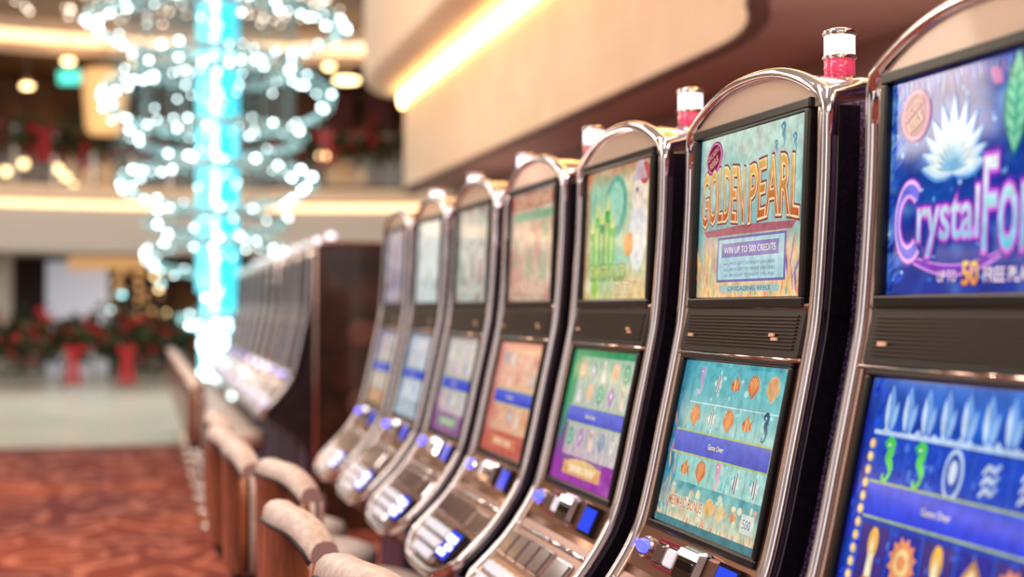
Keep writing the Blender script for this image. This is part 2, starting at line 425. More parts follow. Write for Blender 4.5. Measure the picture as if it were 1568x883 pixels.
def angel(A,u,v,s,c1,c2,L=2):
    A.shp(u,v,[(-.6,0),(0,.45),(.35,1.0),(.3,.2),(.65,.35),(.55,0),(.65,-.35),(.3,-.2),(.35,-1.0),(0,-.45)],s,c1,L)
    A.shp(u,v,[(-.15,.35),(-.02,.5),(-.02,-.5),(-.15,-.35)],s,c2,L+1); A.shp(u,v,[(.15,.6),(.27,.7),(.27,-.7),(.15,-.6)],s,c2,L+1)
def shell(A,u,v,s,c1,c2,L=2):
    pts=[(0,-.8)]+[((.85+.07*(k%2))*math.cos(a),(.85+.07*(k%2))*math.sin(a)) for k,a in enumerate([math.radians(-10+200*i/14) for i in range(15)])]
    A.shp(u,v,pts,s,c1,L)
    for a in(40,65,90,115,140):
        r=math.radians(a); A.shp(u,v,[(0,-.7),(.75*math.cos(r-.06),.75*math.sin(r-.06)),(.75*math.cos(r+.06),.75*math.sin(r+.06))],s,c2,L+1)
def ribbon(A,u,v,s,path,wf,c1,c2,L):
    p=cat(path,4); n=len(p); Lp=[];Rp=[]
    for i,(x,y) in enumerate(p):
        w=wf(i/n); a=p[max(i-1,0)];b=p[min(i+1,n-1)]; dx,dy=b[0]-a[0],b[1]-a[1]; l=math.hypot(dx,dy) or 1
        Lp.append((x-dy/l*w,y+dx/l*w)); Rp.append((x+dy/l*w,y-dx/l*w))
    P=[(u+x*s/A.A,v+y*s) for x,y in Lp+Rp]; F=[(i,i+1,n+i+1,n+i) for i in range(n-1)]
    A.put(P,F,[mixc(c1,c2,(i%n)/n) for i in range(2*n)],L)
def seahorse(A,u,v,s,c1,c2,L=2):
    ribbon(A,u,v,s,[(-.4,.6),(-.1,.85),(.15,.75),(.1,.45),(-.1,.2),(.15,-.1),(.2,-.45),(-.05,-.75),(-.3,-.7),(-.25,-.5)],lambda t:.2*(1-.75*t)+(.08 if .3<t<.6 else 0),c1,c2,L)
    A.ell(u-.1*s/A.A,v+.68*s,.07*s/A.A,.07*s,(250,250,240),L+2)
def swirl(A,u,v,s,c1,c2,L=2):
    for k in range(3):
        ribbon(A,u,v+(.5-.5*k)*s,s,[(-.6,-.2),(-.2,.15),(.25,.0),(.6,.3),(.75,.1)],lambda t:.15*math.sin(math.pi*min(1,t+.12)),c1,c2,L+k)
def candle(A,u,v,s,L=2):
    A.ell(u,v+.55*s,.35*s/A.A,.6*s,(250,190,80),L); A.shp(u,v,[(-.22,-.9),(.22,-.9),(.2,.2),(-.2,.2)],s,(255,240,200),L+1)
    A.shp(u,v,[(-.12,.25),(0,.85),(.12,.25)],s,(255,255,230),L+2); A.shp(u,v,[(-.45,-.95),(.45,-.95),(.3,-.7),(-.3,-.7)],s,(200,120,40),L+2)
def gem(A,u,v,s,c1,c2,L=2):
    A.shp(u,v,[(0,.9),(.75,0),(0,-.9),(-.75,0)],s,c1,L); A.shp(u,v,[(0,.55),(.45,0),(0,-.55),(-.45,0)],s,c2,L+1); A.shp(u,v,[(-.1,.3),(.2,.1),(0,-.2)],s,(255,255,255),L+2)
def sun(A,u,v,s,c1,c2,L=2):
    A.shp(u,v,[((.95 if k%2 else .72)*math.cos(math.pi*k/12),(.95 if k%2 else .72)*math.sin(math.pi*k/12)) for k in range(24)],s,c1,L)
    A.ell(u,v,.5*s/A.A,.5*s,c2,L+1); A.ell(u,v,.28*s/A.A,.28*s,c1,L+2)
def fig(A,u,v,s,c1,c2,L=2):
    A.ell(u,v+.5*s,.32*s/A.A,.36*s,c1,L+1); A.shp(u,v,[(-.5,-.9),(.5,-.9),(.35,.2),(-.35,.2)],s,c2,L)
    A.shp(u,v,[(-.35,.7),(0,1.0),(.35,.7)],s,c2,L+2)
def badge(A,u,v,ru,rv,rot=.35):
    A.ell(u,v,ru,rv,(150,40,110),3,rot); A.ell(u,v,ru*.9,rv*.9,(240,150,190),4,rot); A.ell(u,v,ru*.82,rv*.82,(116,22,70),5,rot)
    A.text('CASCADING',u-.005,v+rv*.28,ru*1.35,rv*.34,(250,170,150),6,rot=rot,off=.01); A.text('REELS',u+.005,v-rv*.28,ru*1.0,rv*.40,(250,190,150),6,rot=rot,off=.01)
def band(A,v,h=.085,u0=.05,u1=.96,c=(62,74,196)):
    A.rect(u0,v-h,u1,v+h,(170,190,120),8); A.rect(u0,v-h+.012,u1,v+h-.012,[c,c,mixc(c,(120,140,230),.4),mixc(c,(120,140,230),.4)],9)
    A.text('Game Over',.5,v,.15,.032,(250,235,170),10,off=.01)
TW,THh,LW,LH=.454,.300,.452,.308
def art_top(k):
    A=Art(TW,THh)
    if k==1:
        def f(u,v):
            n=nz(u,v,6,1)*.6+nz(u,v,18,2)*.4
            c=mixc((8,34,124),(26,104,200),n*1.3-.25)
            c=mixc(c,(150,195,238),max(0,nz(u,v,9,3)-.58)*2.8+(max(0,.1-u)*5 if nz(u,v,20,5)>.5 else 0))
            return mixc(c,(8,34,150),max(0,.5-v)*.9)
        A.bg(f,60,44)
        for sx in range(34):
            A.petal(.0+sx*.03,1.0,.05+R()*.10,.010,((90,140,210),(150,160,200),(130,110,190))[sx%3],1,math.pi+R()*.6-.3)
            A.petal(R()*.05,R(),.05+R()*.06,.010,((70,120,225),(40,80,210))[sx%2],1,-1.2+R()*.5)
        for i in range(60): A.ell(R(),.05+R()*.9,.004+R()*.006,.006+R()*.008,((120,180,240),(60,110,210),(170,205,245))[i%3],1)
        for i,a in enumerate([-80,80,-66,66,-50,50,-34,34,-17,17,0]):
            r=math.radians(a); L=.38-.0013*abs(a)
            A.petal(.36,.52,L,.048,(96,160,226),2,r); A.petal(.36,.53,L*.93,.038,(206,230,248),3,r); A.petal(.36,.54,L*.75,.022,(240,246,240),4,r); A.petal(.36,.54,L*.5,.010,(130,190,225),5,r)
        badge(A,.145,.83,.085,.125,.5)
        A.petal(.66,.56,.46,.11,(40,130,110),3,-.05); A.petal(.66,.58,.42,.086,(140,222,180),4,-.05); A.petal(.662,.58,.38,.014,(60,160,130),5,-.05)
        for q in range(5): A.petal(.662,.64+.06*q,.09,.010,(70,170,140),5,-.9); A.petal(.662,.64+.06*q,.09,.010,(70,170,140),5,.8)
        A.petal(.80,.55,.36,.09,(90,190,150),3,-.9); A.petal(.60,.88,.12,.04,(200,120,180),3,.9)
        P=[];n=24
        for i in range(n+1):
            t=i/n; P.append((.06+.80*t,.20-.11*math.sin(t*math.pi*1.1)+.06*t+.012))
        Q=[(u,v-.055*math.sin(math.pi*min(1,.12+i/n))) for i,(u,v) in enumerate(P)]
        A.poly(P+Q[::-1],(226,150,242),3)
        A.poly([(u,v-.008) for u,v in P]+[(u,v+.012) for u,v in Q][::-1],(130,50,190),4)
        for oc,(r1,r2),L in(((150,60,200),(.205,.095),5),((246,190,250),(.195,.110),6),((120,120,235),(.175,.128),7)):
            pts=[]
            for i in range(25): a=math.radians(48+264*i/24); pts.append((r1*math.cos(a)*.68,r1*math.sin(a)))
            for i in range(24,-1,-1): a=math.radians(48+264*i/24); pts.append((r2*math.cos(a)*.68-.012,r2*math.sin(a)))
            A.shp(.135,.335,pts,1,oc,L)
        A.text('rystal',.345,.315,.325,.29,(250,250,255),6,col2=(90,190,225),out=(220,110,226),out2=(90,40,170),off=.004,ooff=.042)
        A.text('Forest',.755,.375,.45,.40,(250,250,255),6,col2=(90,200,225),out=(220,110,226),out2=(90,40,170),off=.004,ooff=.036)
        A.text('UP TO',.355,.075,.10,.05,(250,240,255),6,out=(120,30,110),ooff=.05); A.text('50',.475,.085,.08,.10,(255,235,120),6,col2=(250,150,60),out=(150,40,40),off=.02)
        A.text('FREE PLAYS',.67,.075,.25,.06,(250,240,255),6,out=(120,30,110),ooff=.05,off=.01)
    elif k==2:
        def f(u,v):
            n=nz(u,v,5,11); c=mixc((92,160,168),(196,220,204),v*1.2-.1+(n-.5)*.7)
            c=mixc(c,(236,198,140),max(0,.48-v)*2.6*(.5+n)); c=mixc(c,(210,126,140),max(0,nz(u,v,14,12)-.58)*2.4*(1 if v<.4 else .3))
            return mixc(c,(44,110,150),max(0,.04-u)*10+max(0,u-.95)*8)
        A.bg(f,50,40)
        for s in range(12): A.petal(.0+s*.012,.02+R()*.1,.1+R()*.25,.010,((232,160,90),(216,110,100),(240,204,130))[s%3],2,-.8+R()*1.4)
        for s in range(14): A.petal(.85+s*.012,.0+R()*.15,.1+R()*.25,.012,((190,110,170),(232,170,110),(130,100,180))[s%3],2,-.8+R()*1.4)
        for s in range(20): A.petal(.1+s*.045,.0,.04+R()*.08,.014,((240,200,120),(232,140,100),(130,180,160))[s%3],2,-.6+R()*1.2)
        badge(A,.15,.87,.085,.10,.4)
        for (u,v,s) in((.8,.9,.05),(.9,.84,.04),(.74,.84,.03)): seahorse(A,u,v,s*1.6,(90,140,170),(160,200,200),2)
        for sx,t,w in((.255,'GOLDEN',.43),(.735,'PEARL',.44)):
            A.text(t,sx+.0,.60,w,.33,(240,190,100),5,col2=(190,92,52),out=(250,222,170),out2=(140,64,70),off=.0,ooff=.026,warp=lambda a:.03*(1-4*a*a))
        A.poly([(.10,.375),(.90,.375),(.94,.415),(.5,.43),(.06,.415)],(170,96,110),4)
        A.rect(.22,.09,.86,.365,(110,100,170),5); A.rect(.235,.105,.845,.35,(170,206,214),6)
        A.rect(.27,.24,.80,.325,(120,116,180),7); A.text('WIN UP TO 500 CREDITS',.54,.282,.48,.04,(235,235,225),8)
        for r_ in range(3): A.text('ALL PAYS LEFT TO RIGHT ON LINES',.54,.20-.035*r_,.48,.018,(70,80,130),8)
        A.rect(.25,.03,.82,.07,(160,190,186),5); A.text('CASCADING REELS',.54,.05,.4,.024,(60,60,110),6)
    elif k==3:
        def f(u,v):
            n=nz(u,v,5,21); c=mixc((140,200,170),(226,200,160),u*1.0+(n-.5)*1.2-.1)
            c=mixc(c,(206,120,80),max(0,.10-u)*8+max(0,v-.86)*5); c=mixc(c,(236,196,120),max(0,.3-v)*2); c=mixc(c,(244,232,200),max(0,nz(u,v,7,22)-.55)*2)
            return c
        A.bg(f)
        A.ell(.48,.70,.17,.24,(110,176,150),2); A.ell(.48,.72,.11,.17,(160,212,186),3)
        for i,(u,h) in enumerate(((.12,.30),(.2,.42),(.28,.36),(.36,.46),(.44,.32))):
            A.rect(u-.035,.22,u+.035,.22+h,((70,166,70),(110,190,84),(50,136,76))[i%3],4); A.shp(u,.22+h,[(-.06,0),(.06,0),(0,.14)],1,(220,216,130),5)
            A.rect(u-.012,.27,u+.012,.22+h*.8,(206,216,140),5)
        A.ell(.82,.48,.12,.28,(226,224,222),4); A.ell(.82,.76,.09,.12,(240,220,206),5); A.ell(.80,.79,.015,.02,(90,70,80),6); A.shp(.83,.86,[(-.16,0),(.16,0),(.05,.14),(-.05,.14)],1,(200,180,190),6)
        A.ell(.90,.90,.07,.08,(196,90,90),6); A.ell(.70,.40,.07,.09,(226,160,100),6)
        A.text('EMERALD',.40,.2,.55,.11,(226,220,130),7,col2=(130,180,80),out=(110,110,60),off=.01)
        A.text('CITY',.66,.08,.3,.09,(240,226,180),7,out=(170,96,70),off=.01); A.ell(.2,.1,.05,.09,(150,200,80),6)
    else:
        P={4:((206,178,158),(190,120,110),(124,160,116),(226,204,176)),5:((186,188,182),(120,140,116),(156,76,66),(216,208,198)),
           6:((206,212,212),(180,196,200),(160,166,154),(232,232,228)),7:((150,142,166),(96,88,126),(184,138,114),(204,194,182))}[k]
        def f(u,v):
            n=nz(u,v,4,30+k); c=mixc(P[0],P[1],(n-.45)*2.2); c=mixc(c,P[2],max(0,nz(u,v,6,40+k)-.52)*3); return mixc(c,P[3],max(0,nz(u,v,7,50+k)-.5)*2.2)
        A.bg(f)
        if k==4:
            A.rect(.0,.86,1,.98,(178,96,84),2); A.text('LUCKY FORTUNE',.5,.92,.8,.09,(226,206,166),3,off=.01); A.rect(.06,.74,.94,.82,(130,170,136),2)
        if k<6:
            for i in range(3): fig(A,.25+.26*i,.4+.05*(i%2),.24,mixc(P[0],P[3],.6),mixc(P[0],mixc(P[1],P[2],i/2),.5),2)
        if k!=6: A.text(('','','','','WILD','JUNGLE','','NIGHT')[k],.5,.12,.7,.12,P[3],7,out=P[1],off=.01)
    return A.mesh('upper_screen')
def art_low(k):
    A=Art(LW,LH)
    if k==1:
        def f(u,v):
            n=nz(u,v,7,61); c=mixc((10,40,150),(40,110,220),n*1.3-.25); c=mixc(c,(8,18,120),max(0,.06-u)*14+max(0,.12-v)*4); return mixc(c,(120,175,235),max(0,v-.8)*2.2)
        A.bg(f)
        for i in range(50): A.petal(R()*.08,R(),.05+R()*.05,.011,((40,80,230),(20,40,180))[i%2],1,-1.0+R()*.8)
        for c in range(9):
            u=.14+.105*c
            A.petal(u,.76,.22,.045,(120,165,230),2,.05); A.petal(u-.01,.77,.17,.02,(205,225,250),3,.1); A.petal(u+.02,.76,.15,.02,(150,190,240),3,-.2)
        A.poly([(.07,.745)]+[(.07+.9*i/40,.765+.03*(i%2)*R()) for i in range(41)]+[(.97,.745)],(190,215,245),4)
        for i in range(11): A.ell(.075,.70-.06*i,.018,.024,(225,180,110),5); A.ell(.075,.70-.06*i,.010,.014,(255,230,170),6)
        A.rect(.10,.06,.98,.735,[(20,46,160),(20,46,160),(36,76,196),(36,76,196)],2)
        for i in range(90): A.ell(.11+R()*.86,.07+R()*.65,.006+R()*.01,.008+R()*.012,((50,90,210),(30,60,180),(90,130,225))[i%3],3)
        for c in range(1,5): A.rect(.10+c*.176-.003,.06,.10+c*.176+.003,.735,(60,100,210),3)
        for c,t in enumerate('ssgff'):
            u=.185+.176*c
            if t=='s': seahorse(A,u,.63,.11,(60,200,80),(160,240,110),4)
            elif t=='g': A.ell(u,.63,.05,.11,(190,215,240),4); A.ell(u,.63,.038,.088,(50,80,180),5); A.ell(u,.64,.02,.05,(220,235,250),6)
            else: swirl(A,u,.63,.09,(230,240,250),(130,160,220),4)
        band(A,.455,.085,.10,.98,(36,60,224))
        for c,t in enumerate('cscgs'):
            u=.185+.176*c
            A.rect(u-.078,.09,u+.078,.345,(44,40,150) if c%2 else (70,50,130),3)
            if t=='c': candle(A,u,.20,.12,4)
            elif t=='s': sun(A,u,.22,.12,(236,150,100),(250,214,150),4)
            else: gem(A,u,.22,.12,(206,150,96),(250,226,170),4)
        A.rect(0,0,1,.055,(24,50,140),4)
        for i in range(4): A.text(('CREDIT','BET','WIN','TOTAL')[i],.2+.22*i,.028,.1,.03,(240,220,170),5)
    elif k==2:
        def f(u,v):
            n=nz(u,v,6,71); c=mixc((56,146,166),(130,200,196),n*1.4-.2); c=mixc(c,(24,96,136),max(0,.12-u)*6+max(0,nz(u,v,10,4)-.6)*3)
            return mixc(c,(232,214,176),max(0,.30-v)*3.6)
        A.bg(f)
        for i in range(30): A.petal(R()*.11,R()*.6,.05+R()*.12,.012,((80,170,180),(210,180,130),(90,120,170),(200,130,124))[i%4],2,-.6+R()*1.2)
        for i in range(34): A.petal(.04+i*.028,.0,.04+R()*.08,.014,((240,210,160),(226,170,140),(170,200,170),(216,150,140))[i%4],2,-.6+R()*1.2)
        A.rect(.13,.27,.975,.975,[(156,206,194),(170,212,200),(104,186,194),(90,176,190)],1)
        for i in range(70): A.ell(.14+R()*.82,.28+R()*.68,.008+R()*.014,.010+R()*.018,((130,200,198),(110,184,192),(176,216,206))[i%3],2)
        for c in range(1,5): A.rect(.13+.169*c-.002,.27,.13+.169*c+.002,.975,(90,160,170),2)
        A.rect(.13,.745,.975,.752,(210,230,224),3)
        o1,o2=(212,120,72),(240,188,120); w1,w2=(226,226,220),(80,90,110)
        T=[['f','a','o','o','s'],['o','a','o','o','z'],['o','o','p','a','w']]
        for r_,v in enumerate((.875,.665,.345)):
            for c in range(5):
                u=.215+.169*c; t=T[r_][c]; s=.090
                if t=='f': seahorse(A,u,v,s,(180,140,184),(220,190,214),4)
                elif t=='a': angel(A,u,v,s,w1,w2,4)
                elif t=='o': (shell if (c+r_)%2 else fish)(A,u,v,s*.9,o1,o2,4)
                elif t=='s': shell(A,u,v,s,(226,180,124),(196,110,84),4)
                elif t=='p': seahorse(A,u,v,s,(214,134,170),(240,190,200),4)
                elif t=='z': seahorse(A,u,v,s,(40,84,110),(70,124,140),4)
                else: angel(A,u,v,s,w1,w2,4)
        band(A,.505,.075,.06,.985,(74,84,190))
        A.text('MERMAID BONUS',.3,.15,.35,.06,(200,110,80),5,out=(246,234,206),off=.01); shell(A,.53,.16,.07,(230,190,120),(210,140,100),4); shell(A,.64,.15,.06,(236,216,160),(220,160,110),4); fish(A,.76,.16,.06,(226,170,120),(190,110,90),4)
        for i in range(40): A.ell(.1+R()*.85,.06+R()*.18,.008+R()*.012,.01+R()*.02,((244,226,190),(230,190,150),(220,170,140),(206,216,190))[i%4],2)
        A.rect(.84,.10,.95,.20,(226,230,220),4); A.text('500',.895,.15,.07,.05,(90,110,130),5)
        A.rect(0,0,1,.045,(80,130,136),4)
    else:
        P={3:((50,150,100),(156,60,164),(216,214,200),(226,166,110)),4:((200,122,112),(194,98,86),(232,194,156),(214,124,86)),
           5:((160,152,150),(144,86,148),(210,206,194),(126,156,120)),6:((110,124,150),(176,194,204),(212,218,220),(150,166,184)),
           7:((116,106,146),(180,154,110),(200,192,178),(194,120,92))}[k]
        def f(u,v):
            n=nz(u,v,4,80+k); c=mixc(P[0],P[1],(.6-v)*2.0+(n-.5)*.7); return mixc(c,P[2],max(0,nz(u,v,7,90+k)-.58)*1.2)
        A.bg(f)
        A.rect(.14,.2,.97,.95,[mixc(P[2],P[1],.25),mixc(P[2],P[1],.15),mixc(P[2],P[0],.3),mixc(P[2],P[0],.45)],1)
        for c in range(1,5): A.rect(.14+.166*c-.004,.2,.14+.166*c+.004,.95,mixc(P[0],P[2],.5),2)
        cs=[P[3],P[0],P[1],(206,150,110),(110,130,164),(200,190,180)]
        for r_,v in enumerate((.85,.68,.34)):
            for c in range(5):
                u=.22+.168*c; t=(c*3+r_*2+k)%4; cc=mixc(P[2],cs[(c+r_*2+k)%6],.75); c2=mixc(cc,(255,255,255),.45)
                (shell,fig,gem,sun)[t](A,u,v,.088,cc,c2,3)
        band(A,.51,.07,.12,.985)
        A.rect(.2,.06,.8,.16,P[3],3); A.text('CREDITS 2500',.5,.11,.4,.05,(250,240,220),4)
        if k==3: A.ell(.5,.14,.25,.05,(236,196,140),4)
    return A.mesh('lower_screen')
ARTT={k:art_top(k) for k in range(1,8)}; ARTL={k:art_low(k) for k in range(1,8)}
DIM={}
def dim(me):
    if me.name not in DIM:
        c=me.copy(); c.materials.clear(); c.materials.append(M['screendim']); DIM[me.name]=c
    return DIM[me.name]
def machine(X,Y,k,idle=False):
    e=empty('slot_machine',(X,Y,0))
    for n,(me,bv) in PARTS.items():
        if idle and n=='side_panels': me=sdk
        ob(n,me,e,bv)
    t,l=ARTT[k],ARTL[k]
    if idle: t,l=dim(t),dim(l)
    o=ob('upper_screen',t,e); o.matrix_local=MU@Matrix.Translation((0,0,.004))
    o=ob('lower_screen',l,e); o.matrix_local=ML@Matrix.Translation((0,0,.005))
    return e
FX=1.055; S=.72; Y0=1.61
for i in range(7): machine(FX,Y0+S*i,i+1)
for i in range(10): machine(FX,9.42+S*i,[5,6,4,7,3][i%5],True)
b=MB(); b.box((1.60,3.77,.78),(.14,5.1,1.56),'darkend'); ob('bank_divider',b,None,.01)
b=MB(); b.box((1.61,12.75,.78),(.14,7.2,1.56),'darkend'); ob('bank_divider',b,None,.01)
b=MB(); b.box((1.555,9.04,.91),(.97,.08,1.82),'darkend')
for zz in(.35,.8,1.25): 
    for xx in(1.36,1.78): b.ext(Matrix(((1,0,0,xx),(0,0,-1,9.0),(0,1,0,zz),(0,0,0,1))),[(.09*math.cos(a*math.pi/12),.09*math.sin(a*math.pi/12)) for a in range(24)],0,.012,'edge',.01)
b.tube([(1.07,8.99,0.02),(1.07,8.99,1.8),(1.10,8.99,1.83),(2.03,8.99,1.83)],.012,.012,'chromewarm')
ob('bank_end_panel',b,None,.008)

# ---------------------------------------------------------------- chair
def chair_mesh():
    parts={}
    b=MB(); na=18; amax=math.radians(27); rings=[]; XC=.16
    def prof(drop):
        zt=.975-drop; zb=.56
        o=[(.455,zb),(.458,.70),(.460,.85),(.460,zt-.045)]
        t=[(.461,zt-.03),(.456,zt-.012),(.443,zt-.001),(.425,zt+.002),(.402,zt-.001),(.386,zt-.012),(.378,zt-.032)]
        i=[(.375,zt-.07),(.368,.80),(.372,.68),(.385,zb)]
        return o+t+i
    for k in range(na+1):
        a=-amax+2*amax*k/na; d=.06*abs(a/amax)**4
        rings.append([( XC-r*math.cos(a), r*math.sin(a), z) for r,z in prof(d)])
    n=len(rings[0]); vs=[p for r in rings for p in r]
    grp={'shell':[],'leather':[],'leatherd':[]}
    for k in range(na):
        for i in range(n):
            j=(i+1)%n; f=(k*n+i,k*n+j,(k+1)*n+j,(k+1)*n+i)
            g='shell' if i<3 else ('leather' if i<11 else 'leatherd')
            grp[g].append(f)
    for g in grp: b.add(vs,grp[g],g,True)
    b.add(vs,[tuple(range(n)),tuple(range(na*n,(na+1)*n))[::-1]],'leatherd')
    for rr_,off in((.462,-.042),(.374,-.05)):
        b.tube([(XC-rr_*math.cos(a),rr_*math.sin(a),.975-.06*abs(a/amax)**4+off) for a in[-amax+2*amax*k/na for k in range(na+1)]],.005,.005,'piping',6,up=Vector((0,0,1)))
    for s in(-1,1):
        for q,mm,w in((.452,'shell',.012),(.436,'piping',.006),(.420,'leather',.013),(.402,'piping',.006),(.388,'leatherd',.013)):
            b.tube([(XC-q*math.cos(s*amax),q*math.sin(s*amax)+s*.003,z) for z in(.57,.70,.80,.875)],w,w,mm,8,up=Vector((1,0,0)))
    parts['backrest']=b
    b=MB(); b.lathe((0,0,0),[(.12,.51),(.19,.52),(.215,.545),(.222,.575),(.21,.605),(.16,.622),(.05,.626)],'leather',28)
    b.lathe((0,0,0),[(.10,.47),(.19,.485),(.20,.52)],'shell',28)
    for s in(-1,0,1): b.box((-.235,s*.10,.56),(.06,.05,.10),'piping')
    parts['seat']=b
    b=MB(); b.lathe((0,0,0),[(.215,0),(.218,.012),(.19,.022),(.10,.04),(.045,.07),(.035,.12),(.032,.48)],'chrome',28)
    b.tube([(.17*math.cos(a*math.pi/12),.17*math.sin(a*math.pi/12),.24) for a in range(24)],.011,.011,'chrome',8,closed=True,up=Vector((0,0,1)))
    for a in(0,2.09,4.19): b.tube([(.03*math.cos(a),.03*math.sin(a),.22),(.17*math.cos(a),.17*math.sin(a),.24)],.008,.008,'chrome',8)
    parts['pedestal']=b
    return {k:v.mesh(k) for k,v in parts.items()}
CH=chair_mesh()
def chair(x,y,rot=0):
    e=empty('casino_chair',(x,y,0)); e.rotation_euler=(0,0,rot)
    for k,me in CH.items(): ob(k,me,e)
for x,y,r in((.615,2.56,.25),(.575,3.28,.12),(.635,4.22,.2),(.565,4.84,.0),(.54,5.40,.06),(.56,6.16,0)): chair(x,y,r)
for i in range(10): chair(.58,9.42+S*i,.06*((i*5)%3-1))

# ---------------------------------------------------------------- room
def at(xp,yp,D):
    """real-world point at depth D for a bearing (1568-wide frame)"""
    Rr=(xp-784)/2178*D; H=(470-yp)/2178*D
    return Vector((Rr*math.cos(TH)+D*math.sin(TH), D*math.cos(TH)-Rr*math.sin(TH), EYE+H))
b=MB(); b.add([(-9,-5,0),(7,-5,0),(7,15.0,0),(-9,15.0,0)],[(0,1,2,3)],'carpet'); ob('floor_carpet',b)
b=MB(); b.add([(-12,15.0,0),(14,15.0,0),(14,36,0),(-12,36,0)],[(0,1,2,3)],'tile'); ob('floor_tile',b)
b=MB(); b.box((-1,15.0,.006),(20,.05,.014),'steel'); ob('trim_1',b)
edge=cat([(2.0,-4.5),(2.0,0),(2.1,3.2),(2.38,5.2)],8)
for k in range(1,9):
    a=math.radians(-35+35*k/8); edge.append((.8+2*math.cos(a),6.6+2*math.sin(a)))
edge+=[(2.8,9.0),(2.8,12.0),(2.8,15.4),(2.84,15.6),(3.0,15.7)]
ZC=EYE+1.30
def wallstrip(b,path,z0,z1,mat):
    vs=[];n=len(path)
    for x,y in path: vs+=[(x,y,z0),(x,y,z1)]
    b.add(vs,[(2*i,2*i+2,2*i+3,2*i+1) for i in range(n-1)],mat,True)
b=MB(); wallstrip(b,edge+[(7,15.7)],ZC,ZC+1.02,'cream'); ob('bulkhead_fascia',b)
b=MB(); n=len(edge); vs=[(x,y,ZC) for x,y in edge]+[(7,y,ZC) for x,y in edge]
b.add(vs,[(i,i+1,n+i+1,n+i) for i in range(n-1)],'brownc'); ob('ceiling_low',b)
b=MB(); b.tube([(x+.01,y,ZC-.01) for x,y in edge],.05,.022,'edge',8,up=Vector((1,0,0))); ob('trim_2',b)
b=MB(); b.add([(3.42,-4.5,0),(3.42,15.7,0),(3.42,15.7,ZC),(3.42,-4.5,ZC)],[(0,1,2,3)],'brown')
b.add([(3.42,15.7,0),(7,15.7,0),(7,15.7,ZC),(3.42,15.7,ZC)],[(0,1,2,3)],'brown'); ob('wall_right',b)
b=MB(); cp=[(x-.035,y,ZC+1.0) for x,y in edge if y<15.5]+[(2.82,15.65,ZC+.97)]
b.tube(cp,.03,.045,'cove',8,up=Vector((1,0,0))); ob('cove_light_strip',b)
outer=[]
for x,y in edge:
    if y<14.3: outer.append((x-.50,y))
for k in range(0,13):
    a=math.radians(180-180*k/12); outer.append((3.05+.75*math.cos(a),14.9+1.25*math.sin(a)))
b=MB(); n=len(outer); z0,z1=ZC+1.09,ZC+2.3
wallstrip(b,outer,z0+.06,z1,'cream')
inner=[(max(x+.55,2.9) if y<15 else 3.2,y) for x,y in outer]
vs=[(x,y,z0+.06) for x,y in outer]+[(x+.04,y,z0) for x,y in outer]+[(x,y,z0) for x,y in inner]
b.add(vs,[(i,i+1,n+i+1,n+i) for i in range(n-1)]+[(n+i,n+i+1,2*n+i+1,2*n+i) for i in range(n-1)],'cream',True)
vs=[(x,y,z1) for x,y in outer]+[(7,y,z1) for x,y in outer]
b.add(vs,[(i,i+1,n+i+1,n+i) for i in range(n-1)],'cream'); ob('bulkhead_upper_shelf',b)

CX,CY=.8,15.0
def arc(r,a0=-75,a1=75,n=60): return [(CX+r*math.sin(math.radians(a0+(a1-a0)*i/n)),CY+r*math.cos(math.radians(a0+(a1-a0)*i/n))) for i in range(n+1)]
def annulus(b,r0,r1,z,mat,a0=-75,a1=75):
    A1=arc(r0,a0,a1);A2=arc(r1,a0,a1);n=len(A1); b.add([(x,y,z) for x,y in A1]+[(x,y,z) for x,y in A2],[(i,i+1,n+i+1,n+i) for i in range(n-1)],mat,True)
Zb0,Zb1=EYE+1.08,EYE+2.36
b=MB(); wallstrip(b,arc(14),Zb0,Zb1-.42,'greywhite'); wallstrip(b,arc(13.8),Zb1-.30,Zb1,'cream'); annulus(b,13.8,14,Zb1-.30,'cream'); annulus(b,14,18,Zb0,'greywhite'); annulus(b,13.8,18,Zb1,'greywhite'); ob('balcony_slab',b)
b=MB(); wallstrip(b,arc(13.97),Zb1-.42,Zb1-.31,'cove2'); ob('cove_light_strip',b)
Zc0=EYE+4.92
b=MB(); wallstrip(b,arc(14.2),Zc0,Zc0+.25,'cream'); wallstrip(b,arc(13.9),Zc0+.40,Zc0+.62,'cream'); annulus(b,14.2,18,Zc0,'backwall'); annulus(b,0.01,13.9,Zc0+.62,'ceil',-100,100); ob('ceiling_atrium',b)
b=MB(); wallstrip(b,arc(14.18),Zc0+.22,Zc0+.42,'cove2'); ob('cove_light_strip',b)
b=MB(); wallstrip(b,arc(17.5),0,Zb0,'backwall'); wallstrip(b,arc(17.8),Zb1,Zc0,'backwall'); ob('wall_back',b)
def panel(b,x0,x1,y0,y1,D,mat,th=.06):
    p=at(x0,y0,D);q=at(x1,y1,D); d=Vector((math.cos(TH),-math.sin(TH),0)); w=(q-p).dot(d); nrm=Vector((-math.sin(TH),-math.cos(TH),0))
    zb,zt=min(p.z,q.z),max(p.z,q.z); zb=max(zb,0.0)
    vs=[]
    for t in(0,th):
        for a,z in((0,zb),(w,zb),(w,zt),(0,zt)):
            v=Vector((p.x,p.y,0))+d*a+nrm*t; vs.append((v.x,v.y,z))
    b.add(vs,[(3,2,1,0),(4,5,6,7),(0,1,5,4),(1,2,6,5),(2,3,7,6),(3,0,4,7)],mat)
b=MB(); panel(b,22,70,392,565,30.2,'dark'); ob('shop_doorway_1',b)  # flat dark panels standing in for shop doorway openings
b=MB(); panel(b,-60,-10,392,565,30.2,'dark'); ob('shop_doorway_2',b)
b=MB(); panel(b,165,255,420,565,30.2,'dark'); ob('shop_doorway_3',b)
b=MB(); panel(b,105,225,393,413,29.6,'amber'); ob('shop_sign',b)
b=MB(); panel(b,-2,20,388,567,28.8,'greywhite',.5); ob('column_white',b)
